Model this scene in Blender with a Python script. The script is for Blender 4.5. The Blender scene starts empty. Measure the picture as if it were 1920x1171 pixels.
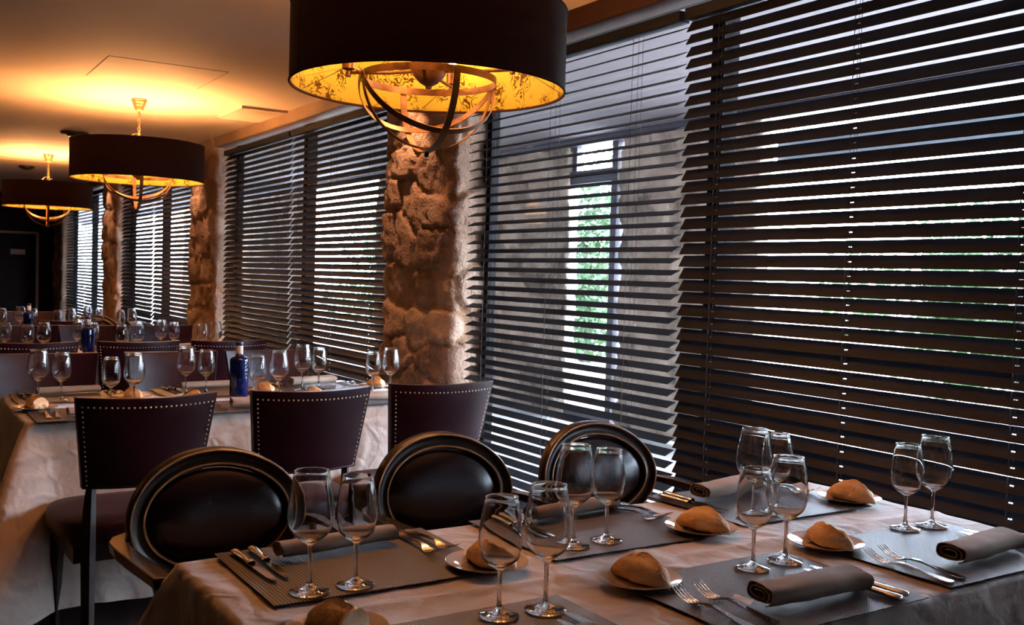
import bpy, math, random
import numpy as np
from mathutils import Matrix, Vector, noise
sin, cos, pi, R = math.sin, math.cos, math.pi, math.radians
random.seed(7)
scene = bpy.context.scene
COL = scene.collection

# ------------------------------------------------------------------ camera
F_PX, YAW, PITCH, ROLL, CAM_Z = 1856.0, R(32.7176), R(2.0488), R(1.6707), 1.30
fw = Vector((sin(YAW) * cos(PITCH), cos(YAW) * cos(PITCH), -sin(PITCH)))
rt = Vector((cos(YAW), -sin(YAW), 0.0))
up = rt.cross(fw)
r2 = rt * cos(ROLL) + up * sin(ROLL)
u2 = -rt * sin(ROLL) + up * cos(ROLL)
cd = bpy.data.cameras.new('camera')
cam = bpy.data.objects.new('camera', cd)
COL.objects.link(cam)
cam.matrix_world = Matrix(((r2.x, u2.x, -fw.x, 0), (r2.y, u2.y, -fw.y, 0), (r2.z, u2.z, -fw.z, CAM_Z), (0, 0, 0, 1)))
cd.sensor_fit = 'HORIZONTAL'
cd.sensor_width = 36
cd.lens = F_PX / 1920 * 36
cd.clip_start, cd.clip_end = 0.05, 300
cd.dof.use_dof = True
cd.dof.focus_distance = 2.6
cd.dof.aperture_fstop = 11
scene.camera = cam

# ------------------------------------------------------------------ world, sun, exposure
scene.view_settings.view_transform = 'Standard'
scene.view_settings.look = 'None'
scene.view_settings.gamma = 1.0
scene.view_settings.use_curve_mapping = False
scene.view_settings.exposure = 0.32
w = bpy.data.worlds.new('sky')
scene.world = w
w.use_nodes = True
nt = w.node_tree
bg = nt.nodes['Background']
sky = nt.nodes.new('ShaderNodeTexSky')
sky.sky_type = 'NISHITA'
sky.sun_disc = False
sky.sun_elevation = R(52)
sky.sun_rotation = R(80)
sky.air_density, sky.dust_density, sky.ozone_density = 1.0, 3.5, 1.0
mixs = nt.nodes.new('ShaderNodeMix'); mixs.data_type = 'RGBA'
mixs.inputs[0].default_value = 0.55
mixs.inputs[7].default_value = (7.6, 8.7, 10.8, 1)
nt.links.new(sky.outputs[0], mixs.inputs[6])
nt.links.new(mixs.outputs[2], bg.inputs[0])
bg.inputs[1].default_value = 7.8
sd = bpy.data.lights.new('sun', 'SUN')
sd.energy, sd.angle, sd.color = 5.0, R(0.6), (1.0, 0.95, 0.86)
sun = bpy.data.objects.new('sun', sd)
COL.objects.link(sun)
sdir = Vector((-0.62, -0.10, -0.85)).normalized()      # the way the sunlight travels
sun.rotation_euler = sdir.to_track_quat('-Z', 'Y').to_euler()
sun.location = (8, 0, 8)
FILL_COL = (1.0, 0.42, 0.12)
BULB = 600.0
# added warm fill: dim unseen point lights off to the left
for (lx, ly, lz, e) in ((-1.4, 6.0, 2.1, 4), (-1.4, 10.5, 2.1, 4)):
    ld = bpy.data.lights.new('fill_light', 'POINT')
    ld.energy, ld.color, ld.shadow_soft_size = e, FILL_COL, 0.16
    lo = bpy.data.objects.new('fill_light', ld)
    lo.location = (lx, ly, lz)
    COL.objects.link(lo)
scene.cycles.max_bounces = 12
scene.cycles.diffuse_bounces = 4
scene.cycles.glossy_bounces = 6
scene.cycles.transmission_bounces = 12
scene.cycles.transparent_max_bounces = 24
scene.cycles.sample_clamp_indirect = 6.0
scene.cycles.use_denoising = True

# ------------------------------------------------------------------ materials
def mat(name, col=(.5, .5, .5), rough=.5, metal=0, trans=0, ior=1.45, coat=0, spec=.5, emis=None, es=0):
    m = bpy.data.materials.new(name); m.use_nodes = True
    b = m.node_tree.nodes['Principled BSDF']
    b.inputs['Base Color'].default_value = (*col, 1)
    b.inputs['Roughness'].default_value = rough
    b.inputs['Metallic'].default_value = metal
    b.inputs['Transmission Weight'].default_value = trans
    b.inputs['IOR'].default_value = ior
    b.inputs['Coat Weight'].default_value = coat
    b.inputs['Specular IOR Level'].default_value = spec
    if emis:
        b.inputs['Emission Color'].default_value = (*emis, 1); b.inputs['Emission Strength'].default_value = es
    return m
class N:
    def __init__(s, m): s.t = m.node_tree; s.b = s.t.nodes['Principled BSDF']
    def n(s, kind, **k):
        x = s.t.nodes.new('ShaderNode' + kind)
        for a, v in k.items():
            if a.startswith('i_'): x.inputs[a[2:].replace('_', ' ')].default_value = v
            else: setattr(x, a, v)
        return x
    def l(s, a, b): s.t.links.new(a, b)
    def obj(s, scale=(1, 1, 1)):
        tc = s.n('TexCoord'); mp = s.n('Mapping'); mp.inputs['Scale'].default_value = scale
        s.l(tc.outputs['Object'], mp.inputs[0]); return mp.outputs[0]
    def noise(s, v, scale, detail=4, rough=.5):
        x = s.n('TexNoise'); x.inputs['Scale'].default_value = scale; x.inputs['Detail'].default_value = detail
        x.inputs['Roughness'].default_value = rough; s.l(v, x.inputs['Vector']); return x.outputs['Fac']
    def ramp(s, f, stops):
        x = s.n('ValToRGB'); e = x.color_ramp.elements
        while len(e) < len(stops): e.new(.5)
        for i, (p, c) in enumerate(stops): e[i].position = p; e[i].color = (*c, 1) if len(c) == 3 else c
        s.l(f, x.inputs[0]); return x.outputs[0]
    def bump(s, h, strength, dist=.01, prev=None):
        x = s.n('Bump'); x.inputs['Strength'].default_value = strength; x.inputs['Distance'].default_value = dist
        s.l(h, x.inputs['Height'])
        if prev is not None: s.l(prev, x.inputs['Normal'])
        s.l(x.outputs[0], s.b.inputs['Normal']); return x.outputs[0]
    def math(s, op, a, b=None):
        x = s.n('Math', operation=op)
        for i, v in enumerate((a, b)):
            if v is None: continue
            if isinstance(v, (int, float)): x.inputs[i].default_value = v
            else: s.l(v, x.inputs[i])
        return x.outputs[0]

def noisy(name, c1, c2, scale, rough=.5, bump=.2, dist=.002, bscale=None, detail=5, **k):
    m = mat(name, c1, rough, **k); g = N(m); v = g.obj()
    f = g.noise(v, scale, detail)
    g.l(g.ramp(f, [(.35, c1), (.65, c2)]), g.b.inputs['Base Color'])
    if bump: g.bump(g.noise(v, bscale or scale * 3, 4), bump, dist)
    return m

M_wine = mat('clear_glass', (1, 1, 1), 0.0, trans=1, ior=1.47)
M_blue = mat('cobalt_glass', (.003, .008, .075), .04, trans=.35, ior=1.5, spec=.6)
M_capblue = mat('cap_blue', (.01, .015, .09), .3)
M_label = noisy('bottle_paper', (.55, .5, .42), (.45, .4, .33), 60, .6, bump=0)
M_silver = mat('stainless', (.78, .77, .75), .13, metal=1)
M_plate = mat('glazed_china', (.66, .55, .45), .12, coat=.4)
M_leather = noisy('burgundy_leather', (.015, .0020, .0042), (.024, .0034, .0064), 9, .40, bump=.35, dist=.0012, bscale=260, spec=.24)
M_leatherdk = noisy('dark_oval_leather', (.007, .0018, .0026), (.011, .003, .004), 7, .25, bump=.25, dist=.001, bscale=220, spec=.45)
M_wood = noisy('dark_lacquered_wood', (.007, .003, .0025), (.014, .0055, .0035), 14, .34, bump=.05, spec=.3)
M_brassline = noisy('rubbed_gold_edge', (.42, .21, .08), (.24, .12, .045), 30, .32, bump=.05)
M_arm = noisy('polished_dark_arm', (.022, .010, .005), (.015, .007, .004), 20, .24, bump=.04, spec=.7, coat=.6)
M_stud = mat('antique_nail', (.42, .33, .24), .28, metal=1)
M_napkin = noisy('taupe_linen', (.30, .225, .175), (.26, .19, .148), 400, .85, bump=.35, dist=.0006, bscale=900)
M_cloth = noisy('beige_tablecloth', (.43, .345, .30), (.37, .295, .25), 7, .66, bump=0, spec=.6)
g = N(M_cloth); v = g.obj(); g.b.inputs['Sheen Weight'].default_value = .35; g.b.inputs['Sheen Roughness'].default_value = .4
nx = g.n('TexNoise'); nx.inputs['Scale'].default_value = 3.2; nx.inputs['Detail'].default_value = 3; g.l(v, nx.inputs['Vector'])
mxv = g.n('Mix', data_type='VECTOR'); mxv.inputs[0].default_value = .22; g.l(v, mxv.inputs[4]); g.l(nx.outputs['Color'], mxv.inputs[5])
def crease(scale, width):
    vo = g.n('TexVoronoi', feature='DISTANCE_TO_EDGE'); vo.inputs['Scale'].default_value = scale; g.l(mxv.outputs[1], vo.inputs['Vector'])
    mr = g.n('MapRange'); mr.interpolation_type = 'SMOOTHSTEP'; mr.inputs[1].default_value = 0; mr.inputs[2].default_value = width; mr.inputs[3].default_value = 1; mr.inputs[4].default_value = 0
    g.l(vo.outputs['Distance'], mr.inputs[0]); return mr.outputs[0]
big = g.noise(v, 5.5, 5, .62)
hh = g.math('ADD', g.math('MULTIPLY', crease(3.6, .10), .55), g.math('ADD', g.math('MULTIPLY', crease(9.5, .16), .28), g.math('MULTIPLY', big, 1.5)))
b1 = g.bump(hh, .42, .016)
wv_ = g.noise(v, 700, 2)
g.bump(wv_, .25, .0006, prev=b1)
M_black = mat('black_metal', (.012, .010, .010), .4)
M_frame = mat('window_frame_paint', (.010, .009, .010), .7, spec=.08)
M_cord = mat('blind_cord', (.02, .014, .012), .7)
M_ceil = noisy('ceiling_paint', (.80, .66, .50), (.77, .635, .48), 1.5, .75, bump=.03)
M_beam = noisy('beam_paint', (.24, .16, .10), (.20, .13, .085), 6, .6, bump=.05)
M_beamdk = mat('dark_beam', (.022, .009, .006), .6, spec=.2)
M_seam = mat('ceiling_joint', (.24, .15, .09), .8)
M_wallfar = noisy('dark_panel', (.006, .003, .0025), (.009, .0045, .0035), 4, .6, bump=.05, spec=.1)
M_wallwarm = noisy('brown_wall', (.14, .08, .05), (.11, .065, .04), 3, .8, bump=.05)
M_floor = noisy('dark_carpet', (.030, .012, .010), (.045, .017, .013), 30, .9, bump=.4, bscale=300)
M_doorline = mat('door_edge', (.16, .07, .03), .4)
M_sign = mat('door_sign', (.20, .11, .07), .5)
M_bronze = noisy('aged_bronze', (.07, .030, .012), (.15, .070, .025), 22, .42, bump=.1, metal=.5)
M_rope = mat('gilt_chain', (.45, .30, .14), .35, metal=.6)
M_shade = noisy('aubergine_shade', (.012, .0035, .0035), (.016, .005, .0045), 200, .85, bump=.1, dist=.0005, spec=.12)
M_bulbdim = mat('dimmed_bulb', (1, .8, .5), .3, emis=(1.0, .42, .145), es=BULB * .55)
M_bulb = mat('lit_bulb', (1, .8, .5), .3, emis=(1.0, .42, .145), es=BULB)
M_soffit = noisy('soffit_paint', (.080, .070, .077), (.075, .066, .072), 2, .8, bump=0)
M_outbeam = mat('outside_steel', (.06, .06, .085), .5)
M_pave = noisy('pale_paving', (.52, .50, .47), (.46, .44, .42), 1.2, .8, bump=0)
M_terr = noisy('terrace_tile', (.26, .25, .26), (.22, .215, .23), 1.5, .6, bump=0)
M_awn = mat('awning_sheet', (.10, .10, .13), .4)
M_awnp = mat('awning_pale', (.26, .32, .36), .5)
M_trunk = noisy('bark', (.10, .08, .06), (.16, .13, .1), 6, .9)

def leaf_material(name, c1, c2):
    m = mat(name, c1, .6); g = N(m)
    g.l(g.ramp(g.noise(g.obj(), 2.5, 3), [(.3, c1), (.7, c2)]), g.b.inputs['Base Color'])
    tr = g.n('BsdfTranslucent'); tr.inputs[0].default_value = (c2[0] * 1.3, c2[1] * 1.4, c2[2], 1)
    mx = g.n('MixShader'); mx.inputs[0].default_value = .5
    g.l(g.b.outputs[0], mx.inputs[1]); g.l(tr.outputs[0], mx.inputs[2])
    g.l(mx.outputs[0], g.t.nodes['Material Output'].inputs[0]); return m
M_leaf = leaf_material('leaf_green', (.010, .026, .008), (.030, .062, .022))
M_leaf2 = leaf_material('leaf_olive', (.018, .030, .011), (.042, .062, .026))

# window pane: clear sheet with a faint mirror
M_pane = mat('window_glass', (1, 1, 1), 0); g = N(M_pane)
tr = g.n('BsdfTransparent'); tr.inputs[0].default_value = (.93, .96, .97, 1)
gl = g.n('BsdfGlossy'); gl.inputs['Roughness'].default_value = .02
lw = g.n('LayerWeight'); lw.inputs[0].default_value = .5; mx = g.n('MixShader')
g.l(g.math('ADD', g.math('MULTIPLY', g.math('POWER', lw.outputs['Facing'], 5), .9), .04), mx.inputs[0]); g.l(tr.outputs[0], mx.inputs[1]); g.l(gl.outputs[0], mx.inputs[2])
g.l(mx.outputs[0], g.t.nodes['Material Output'].inputs[0])

# blinds: dark stained slats with a silky lacquer
M_slat = mat('stained_slat', (.030, .020, .020), .5, spec=.13); g = N(M_slat)
v = g.obj((14, 1.2, 14)); f = g.noise(v, 6, 4)
g.l(g.ramp(f, [(.3, (.0055, .0075, .0130)), (.7, (.011, .014, .022))]), g.b.inputs['Base Color'])
g.bump(f, .12, .001)

# placemat: woven vinyl, small raised ticks
M_mat = mat('woven_vinyl', (.1, .08, .07), .44, spec=.34); g = N(M_mat)
tc = g.n('TexCoord'); sp = g.n('SeparateXYZ'); g.l(tc.outputs['Object'], sp.inputs[0])
sx = g.math('SINE', g.math('MULTIPLY', sp.outputs[0], 2 * pi / .0066))
sy = g.math('SINE', g.math('MULTIPLY', sp.outputs[1], 2 * pi / .0052))
chk = g.math('MULTIPLY', sx, sy)
ht = g.math('ADD', g.math('MULTIPLY', sx, .6), g.math('MULTIPLY', chk, .5))
fx = g.math('ADD', g.math('MULTIPLY', ht, .45), .5)
g.l(g.ramp(fx, [(.15, (.006, .004, .0035)), (.50, (.018, .013, .012)), (.9, (.17, .135, .13))]), g.b.inputs['Base Color'])
g.bump(ht, .55, .0008)

# bread crust
M_bread = mat('bread_crust', (.5, .25, .09), .62); g = N(M_bread); v = g.obj()
f = g.noise(v, 22, 5); f2 = g.noise(v, 130, 3)
g.l(g.ramp(f, [(.3, (.62, .34, .14)), (.52, (.78, .50, .26)), (.72, (.86, .68, .46))]), g.b.inputs['Base Color'])
g.bump(g.math('ADD', f, g.math('MULTIPLY', f2, .4)), .8, .006)
M_crumb = noisy('bread_crumb', (.78, .62, .40), (.62, .42, .22), 60, .8, bump=.6, dist=.003)

# gilded lining of the shades with a damask scroll print
M_gold = mat('gilt_lining', (.7, .42, .05), .6, spec=.05); g = N(M_gold); tc = g.n('TexCoord')
mp = g.n('Mapping'); mp.inputs['Scale'].default_value = (1, 1, 1); g.l(tc.outputs['Object'], mp.inputs[0])
vor = g.n('TexVoronoi'); vor.inputs['Scale'].default_value = 16; g.l(mp.outputs[0], vor.inputs[0])
wv = g.n('TexWave'); wv.wave_type = 'RINGS'; wv.inputs['Scale'].default_value = 9; wv.inputs['Distortion'].default_value = 22; wv.inputs['Detail'].default_value = 2; wv.inputs['Detail Scale'].default_value = 2.5
g.l(mp.outputs[0], wv.inputs[0])
ff = g.math('ADD', g.math('MULTIPLY', wv.outputs['Fac'], .6), g.math('MULTIPLY', vor.outputs['Distance'], 1.1))
g.l(g.ramp(ff, [(.36, (.018, .008, .0006)), (.54, (.052, .036, .0026)), (.76, (.12, .108, .015))]), g.b.inputs['Base Color'])

# rubble stone: tint and joint come from the modelled stones
def stone_mat(name, lo, hi, joint):
    m = mat(name, lo, .88, spec=.2); g = N(m)
    at = g.n('Attribute'); at.attribute_name = 'stone'
    sp = g.n('SeparateColor'); g.l(at.outputs['Color'], sp.inputs[0])
    v = g.obj(); f = g.noise(v, 14, 6, .65); f3 = g.noise(v, 60, 4, .6)
    a = g.math('ADD', g.math('MULTIPLY', sp.outputs[0], .55), g.math('MULTIPLY', f, .5))
    c = g.ramp(a, [(.2, lo), (.5, tuple((x + y) / 2 for x, y in zip(lo, hi))), (.8, hi)])
    mx = g.n('Mix', data_type='RGBA'); g.l(sp.outputs[1], mx.inputs[0]); mx.inputs[7].default_value = (*joint, 1)
    g.l(c, mx.inputs[6]); g.l(mx.outputs[2], g.b.inputs['Base Color'])
    g.bump(g.math('ADD', f, f3), .9, .022); return m
M_stone = stone_mat('rubble_stone', (.19, .115, .08), (.46, .32, .235), (.36, .215, .13))
M_stoneout = stone_mat('outside_rubble', (.18, .15, .12), (.80, .66, .52), (.55, .46, .38))

# ------------------------------------------------------------------ mesh helpers
class MB:
    """vertices and faces collected for one mesh"""
    def __init__(s): s.v = []; s.f = []; s.mi = []
    def add(s, vs, fs, mi=0):
        o = len(s.v); s.v += [tuple(map(float, p)) for p in vs]; s.f += [tuple(o + i for i in f) for f in fs]; s.mi += [mi] * len(fs); return s
    def box(s, x0, x1, y0, y1, z0, z1, mi=0):
        vs = [(x, y, z) for x in (x0, x1) for y in (y0, y1) for z in (z0, z1)]
        return s.add(vs, [(0, 1, 3, 2), (4, 6, 7, 5), (0, 4, 5, 1), (2, 3, 7, 6), (0, 2, 6, 4), (1, 5, 7, 3)], mi)
    def grid(s, P, closed_u=False, closed_v=False, mi=0):
        """P: (nu, nv, 3)"""
        P = np.asarray(P); nu, nv = P.shape[:2]; fs = []
        for i in range(nu if closed_u else nu - 1):
            for j in range(nv if closed_v else nv - 1):
                a, b = i, (i + 1) % nu; c, d = j, (j + 1) % nv
                fs.append((a * nv + c, b * nv + c, b * nv + d, a * nv + d))
        return s.add(P.reshape(-1, 3), fs, mi)
    def lathe(s, prof, n=32, cx=0, cy=0, mi=0, closed=False):
        """prof: [(r, z)] """
        th = np.linspace(0, 2 * pi, n, endpoint=False)
        P = np.array([[(cx + r * cos(t), cy + r * sin(t), z) for t in th] for r, z in prof])
        return s.grid(P, closed_u=closed, closed_v=True, mi=mi)
    def tube(s, pts, r, n=8, caps=True, mi=0, flat=1.0, upv=(0, 0, 1), closed=False):
        pts = [Vector(p) for p in pts]; rs = r if hasattr(r, '__len__') else [r] * len(pts); rings = []; m = len(pts)
        for i, p in enumerate(pts):
            if closed: t = (pts[(i + 1) % m] - pts[i - 1]).normalized()
            else: t = (pts[min(i + 1, m - 1)] - pts[max(i - 1, 0)]).normalized()
            u = Vector(upv)
            if abs(t.dot(u)) > .97: u = Vector((0, 1, 0)) if abs(t.y) < .9 else Vector((1, 0, 0))
            a = t.cross(u).normalized(); b = a.cross(t)
            rings.append([p + a * (cos(q) * rs[i]) + b * (sin(q) * rs[i] * flat) for q in np.linspace(0, 2 * pi, n, endpoint=False)])
        o = len(s.v); s.grid(np.array([[tuple(q) for q in rg] for rg in rings]), closed_u=closed, closed_v=True, mi=mi)
        if caps and not closed:
            s.f.append(tuple(o + k for k in range(n))[::-1]); s.f.append(tuple(o + (m - 1) * n + k for k in range(n))); s.mi += [mi, mi]
        return s
    def ball(s, c, r, n=8, mi=0, sz=1):
        prof = [(r * sin(a) + 1e-5, c[2] - r * sz * cos(a)) for a in np.linspace(0, pi, max(4, n // 2 + 1))]
        return s.lathe(prof, n, c[0], c[1], mi)
    def build(s, name, m, parent=None, smooth=True, sharp=35):
        me = bpy.data.meshes.new(name); me.from_pydata(s.v, [], s.f)
        for x in (m if isinstance(m, (list, tuple)) else [m]): me.materials.append(x)
        if any(s.mi): me.polygons.foreach_set('material_index', s.mi)
        me.validate()
        o = bpy.data.objects.new(name, me); COL.objects.link(o)
        if parent is not None: o.parent = parent
        fix_normals(me)
        if smooth:
            me.polygons.foreach_set('use_smooth', [True] * len(me.polygons))
            if sharp: me.set_sharp_from_angle(angle=R(sharp))
        me.update(); return o
import bmesh
def fix_normals(me):
    b = bmesh.new(); b.from_mesh(me); bmesh.ops.recalc_face_normals(b, faces=b.faces); b.to_mesh(me); b.free()
def bevel(o, wdt, seg=2):
    md = o.modifiers.new('edge', 'BEVEL'); md.width = wdt; md.segments = seg; md.limit_method = 'ANGLE'; return o
def tag(o, label, cat, group=None, kind=None):
    o['label'] = label; o['category'] = cat
    if group: o['group'] = group
    if kind: o['kind'] = kind
    return o
def struct(o): o['kind'] = 'structure'; return o
def empty(name, loc=(0, 0, 0), rz=0):
    o = bpy.data.objects.new(name, None); COL.objects.link(o); o.location = loc; o.rotation_euler = (0, 0, rz); o.empty_display_size = .05; return o
def clone(root, loc, rz=None, label=None, group=None, mirror=False):
    def cp(o, par):
        c = o.copy(); COL.objects.link(c); c.parent = par
        for ch in list(KIDS.get(o.name, [])): cp(ch, c)
        return c
    KIDS.clear()
    for o in bpy.data.objects:
        if o.parent: KIDS.setdefault(o.parent.name, []).append(o)
    c = cp(root, None); c.location = loc
    if rz is not None: c.rotation_euler[2] = rz
    if label: c['label'] = label
    if group: c['group'] = group
    return c
KIDS = {}
def nz(x, y, z=0.0, s=1.0): return noise.noise(Vector((x * s, y * s, z * s)))
def smst(a, b, x): t = min(1, max(0, (x - a) / (b - a))); return t * t * (3 - 2 * t)

# ------------------------------------------------------------------ room shell
WX, CEIL = 2.60, 2.495            # face of the stone piers, ceiling height
FARY = 18.95
struct(MB().box(-4.2, 2.95, -4.2, FARY + .2, -.12, 0).build('floor', M_floor, smooth=False))
struct(MB().box(-4.2, 2.95, -4.2, FARY + .2, CEIL, CEIL + .12).build('ceiling', M_ceil, smooth=False))
struct(MB().box(-4.2, 2.95, FARY, FARY + .2, 0, CEIL).build('wall_far', M_wallfar, smooth=False))
struct(MB().box(-4.2, -4.0, -4.2, FARY, 0, CEIL).build('wall_left', M_wallwarm, smooth=False))
struct(MB().box(-4.2, 2.95, -4.2, -4.0, 0, CEIL).build('wall_back', M_wallwarm, smooth=False))
struct(MB().box(2.62, 2.95, -4.2, -3.66, 0, CEIL).build('wall_right', M_wallwarm, smooth=False))
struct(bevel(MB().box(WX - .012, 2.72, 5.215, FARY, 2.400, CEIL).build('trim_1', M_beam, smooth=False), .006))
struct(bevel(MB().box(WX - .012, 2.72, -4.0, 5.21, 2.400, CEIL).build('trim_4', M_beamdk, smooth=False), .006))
# far door: dark leaf in a thin warm frame with a small sign
dr = empty('door_1', (2.05, FARY, 0)); struct(dr)
MB().box(-.29 - .65, .27, -.035, -.002, .02, 1.80).build('door_leaf', M_wallfar, dr, smooth=False)
fm = MB(); fm.box(.27, .31, -.05, -.001, 0, 1.84); fm.box(-.98, .31, -.05, -.001, 1.80, 1.84); fm.box(-.98, -.94, -.05, -.001, 0, 1.84)
fm.build('door_frame', M_doorline, dr, smooth=False)
bevel(MB().box(-.13, .10, -.045, -.036, 1.44, 1.53).build('sign_plate', M_sign, dr, smooth=False), .003)
struct(MB().box(-4.0, 2.6, FARY - .09, FARY - .001, 2.30, 2.40).build('trim_2', M_beam, smooth=False))
# a lit plaster joint across the ceiling beyond the third lamp
struct(MB().box(-4.0, 2.58, 13.0, 13.015, CEIL - .004, CEIL + .001).build('trim_3', M_seam, smooth=False))

# ------------------------------------------------------------------ rubble stone piers
def stones(u, vv, seed, cw=.29, chh=.225):
    """height, tint, joint at a point of a wall face (metres)"""
    du = nz(u, vv, seed, 2.3) * .075 + nz(u, vv, seed + 3, 11) * .016; dv = nz(u + 7, vv + 3, seed, 2.1) * .085 + nz(u + 2, vv, seed + 8, 11) * .016
    uu, v2 = u + du, vv + dv
    row = math.floor(v2 / chh); best = []
    for r_ in (row - 1, row, row + 1):
        off = (hash((r_, int(seed * 13))) % 97) / 97 * cw
        c0 = math.floor((uu + off) / cw)
        for c_ in (c0 - 1, c0, c0 + 1):
            h1 = (hash((r_, c_, int(seed * 7))) % 1009) / 1009; h2 = (hash((c_, r_, 5 + int(seed * 7))) % 1009) / 1009
            px = (c_ + .5 + (h1 - .5) * .75) * cw - off; py = (r_ + .5 + (h2 - .5) * .6) * chh
            q_ = max(abs(uu - px) / cw, abs(v2 - py) / chh); best.append((.5 * math.hypot((uu - px) / cw, (v2 - py) / chh) + .5 * q_, h1, h2, px, py))
    best.sort(key=lambda t: t[0])
    gap = best[1][0] - best[0][0]
    body = smst(.03, .13, gap)
    rough = nz(u, vv, seed + 9, 9) * .012 + nz(u, vv, seed + 4, 22) * .012 + nz(u, vv, seed + 6, 45) * .010 + (abs(nz(u, vv, seed + 2, 6)) - .2) * .034
    a_ = best[0][1] * 6.28
    tilt = .10 * (math.cos(a_) * (uu - best[0][3]) + math.sin(a_) * (v2 - best[0][4]))
    fl = smst(.25, .6, best[0][2])
    tilt = max(-.016, min(.016, tilt))
    return body * (.018 + .034 * fl + tilt) + rough * (.30 + .70 * body), best[0][1], 1 - smst(.02, .12, gap)

def pier(name, y0, y1, step, label_seed, x0=WX, x1=2.86, z1=CEIL, m=M_stone, faces='all', kind=True, depth=.75):
    """closed rubble pier: the wrap goes window side -> near side -> room face -> far side -> back"""
    rr = .035
    loop = []
    def seg(ax, ay, bx, by, nx, ny):
        L = math.hypot(bx - ax, by - ay); n = max(2, int(round(L / step)))
        for i in range(n): t = i / n; loop.append((ax + (bx - ax) * t, ay + (by - ay) * t, nx, ny))
    seg(x1, y0, x0 + rr, y0, 0, -1)
    for a in np.linspace(0, pi / 2, 4)[:-1]: loop.append((x0 + rr - rr * sin(a), y0 + rr - rr * cos(a), -sin(a), -cos(a)))
    seg(x0, y0 + rr, x0, y1 - rr, -1, 0)
    for a in np.linspace(0, pi / 2, 4)[:-1]: loop.append((x0 + rr - rr * cos(a), y1 - rr + rr * sin(a), -cos(a), sin(a)))
    seg(x0 + rr, y1, x1, y1, 0, 1)
    seg(x1, y1, x1, y0, 1, 0)
    n = len(loop); cum = [0]
    for i in range(1, n): cum.append(cum[-1] + math.hypot(loop[i][0] - loop[i - 1][0], loop[i][1] - loop[i - 1][1]))
    nzr = int(z1 / step); vs = []; cols = []
    for k in range(nzr + 1):
        z = z1 * k / nzr
        for i, (x, y, nx, ny) in enumerate(loop):
            if nx == 1: h, t, j = 0.0, .5, 1
            else: h, t, j = stones(cum[i] + label_seed, z, label_seed)
            h = (min(h, .062) - .03) * depth
            vs.append((x + nx * h, y + ny * h, z)); cols.append((t, j, 0, 1))
    fs = [(k * n + i, k * n + (i + 1) % n, (k + 1) * n + (i + 1) % n, (k + 1) * n + i) for k in range(nzr) for i in range(n)]
    mb = MB().add(vs, fs); o = mb.build(name, m, sharp=None)
    ca = o.data.color_attributes.new('stone', 'FLOAT_COLOR', 'POINT')
    ca.data.foreach_set('color', np.array(cols, dtype=np.float32).ravel())
    struct(o); return o
PIERS = ((4.65, 5.54, .016), (9.11, 10.03, .024), (13.60, 14.50, .036), (18.06, 18.94, .05))
for i, (a, c, st) in enumerate(PIERS): pier('stone_pier', a, c, st, 1.37 + i * 2.1)
pier('stone_pier', .19, .80, .05, 11.3)

# ------------------------------------------------------------------ windows and venetian blinds
BAYS = ((.80, 4.65), (5.54, 9.11), (10.03, 13.60), (14.50, 18.06))
BX = 2.672                         # plane of the blinds
def window(i, y0, y1):
    y0f, y1f = y0 - .05, y1 + .05; ym = (y0 + y1) / 2 if i else 2.88
    wroot = empty('window_%d' % (i + 1), (2.82, ym, 0)); struct(wroot)
    def B(*a): return (a[0] - 2.82, a[1] - 2.82, a[2] - ym, a[3] - ym, a[4], a[5])
    f = MB(); f.box(*B(2.79, 2.84, y0f, y0f + .11, 0, CEIL)); f.box(*B(2.79, 2.84, y1f - .11, y1f, 0, CEIL)); f.box(*B(2.79, 2.84, y0f, y1f, 0, .10)); f.box(*B(2.79, 2.84, y0f, y1f, 2.44, CEIL))
    bevel(f.build('window_frame', M_frame, wroot, smooth=False), .004)
    bevel(MB().box(*B(2.775, 2.86, ym - .035, ym + .035, .1, 2.44)).build('mullion', M_frame, wroot, smooth=False), .004)
    for (a, c) in ((y0f + .11, ym - .035), (ym + .035, y1f - .11)):
        MB().box(*B(2.818, 2.824, a, c, .10, 2.44)).build('glass_pane', M_pane, wroot, smooth=False)
PITCH_S, SW, ST = .048, .050, .003
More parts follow.
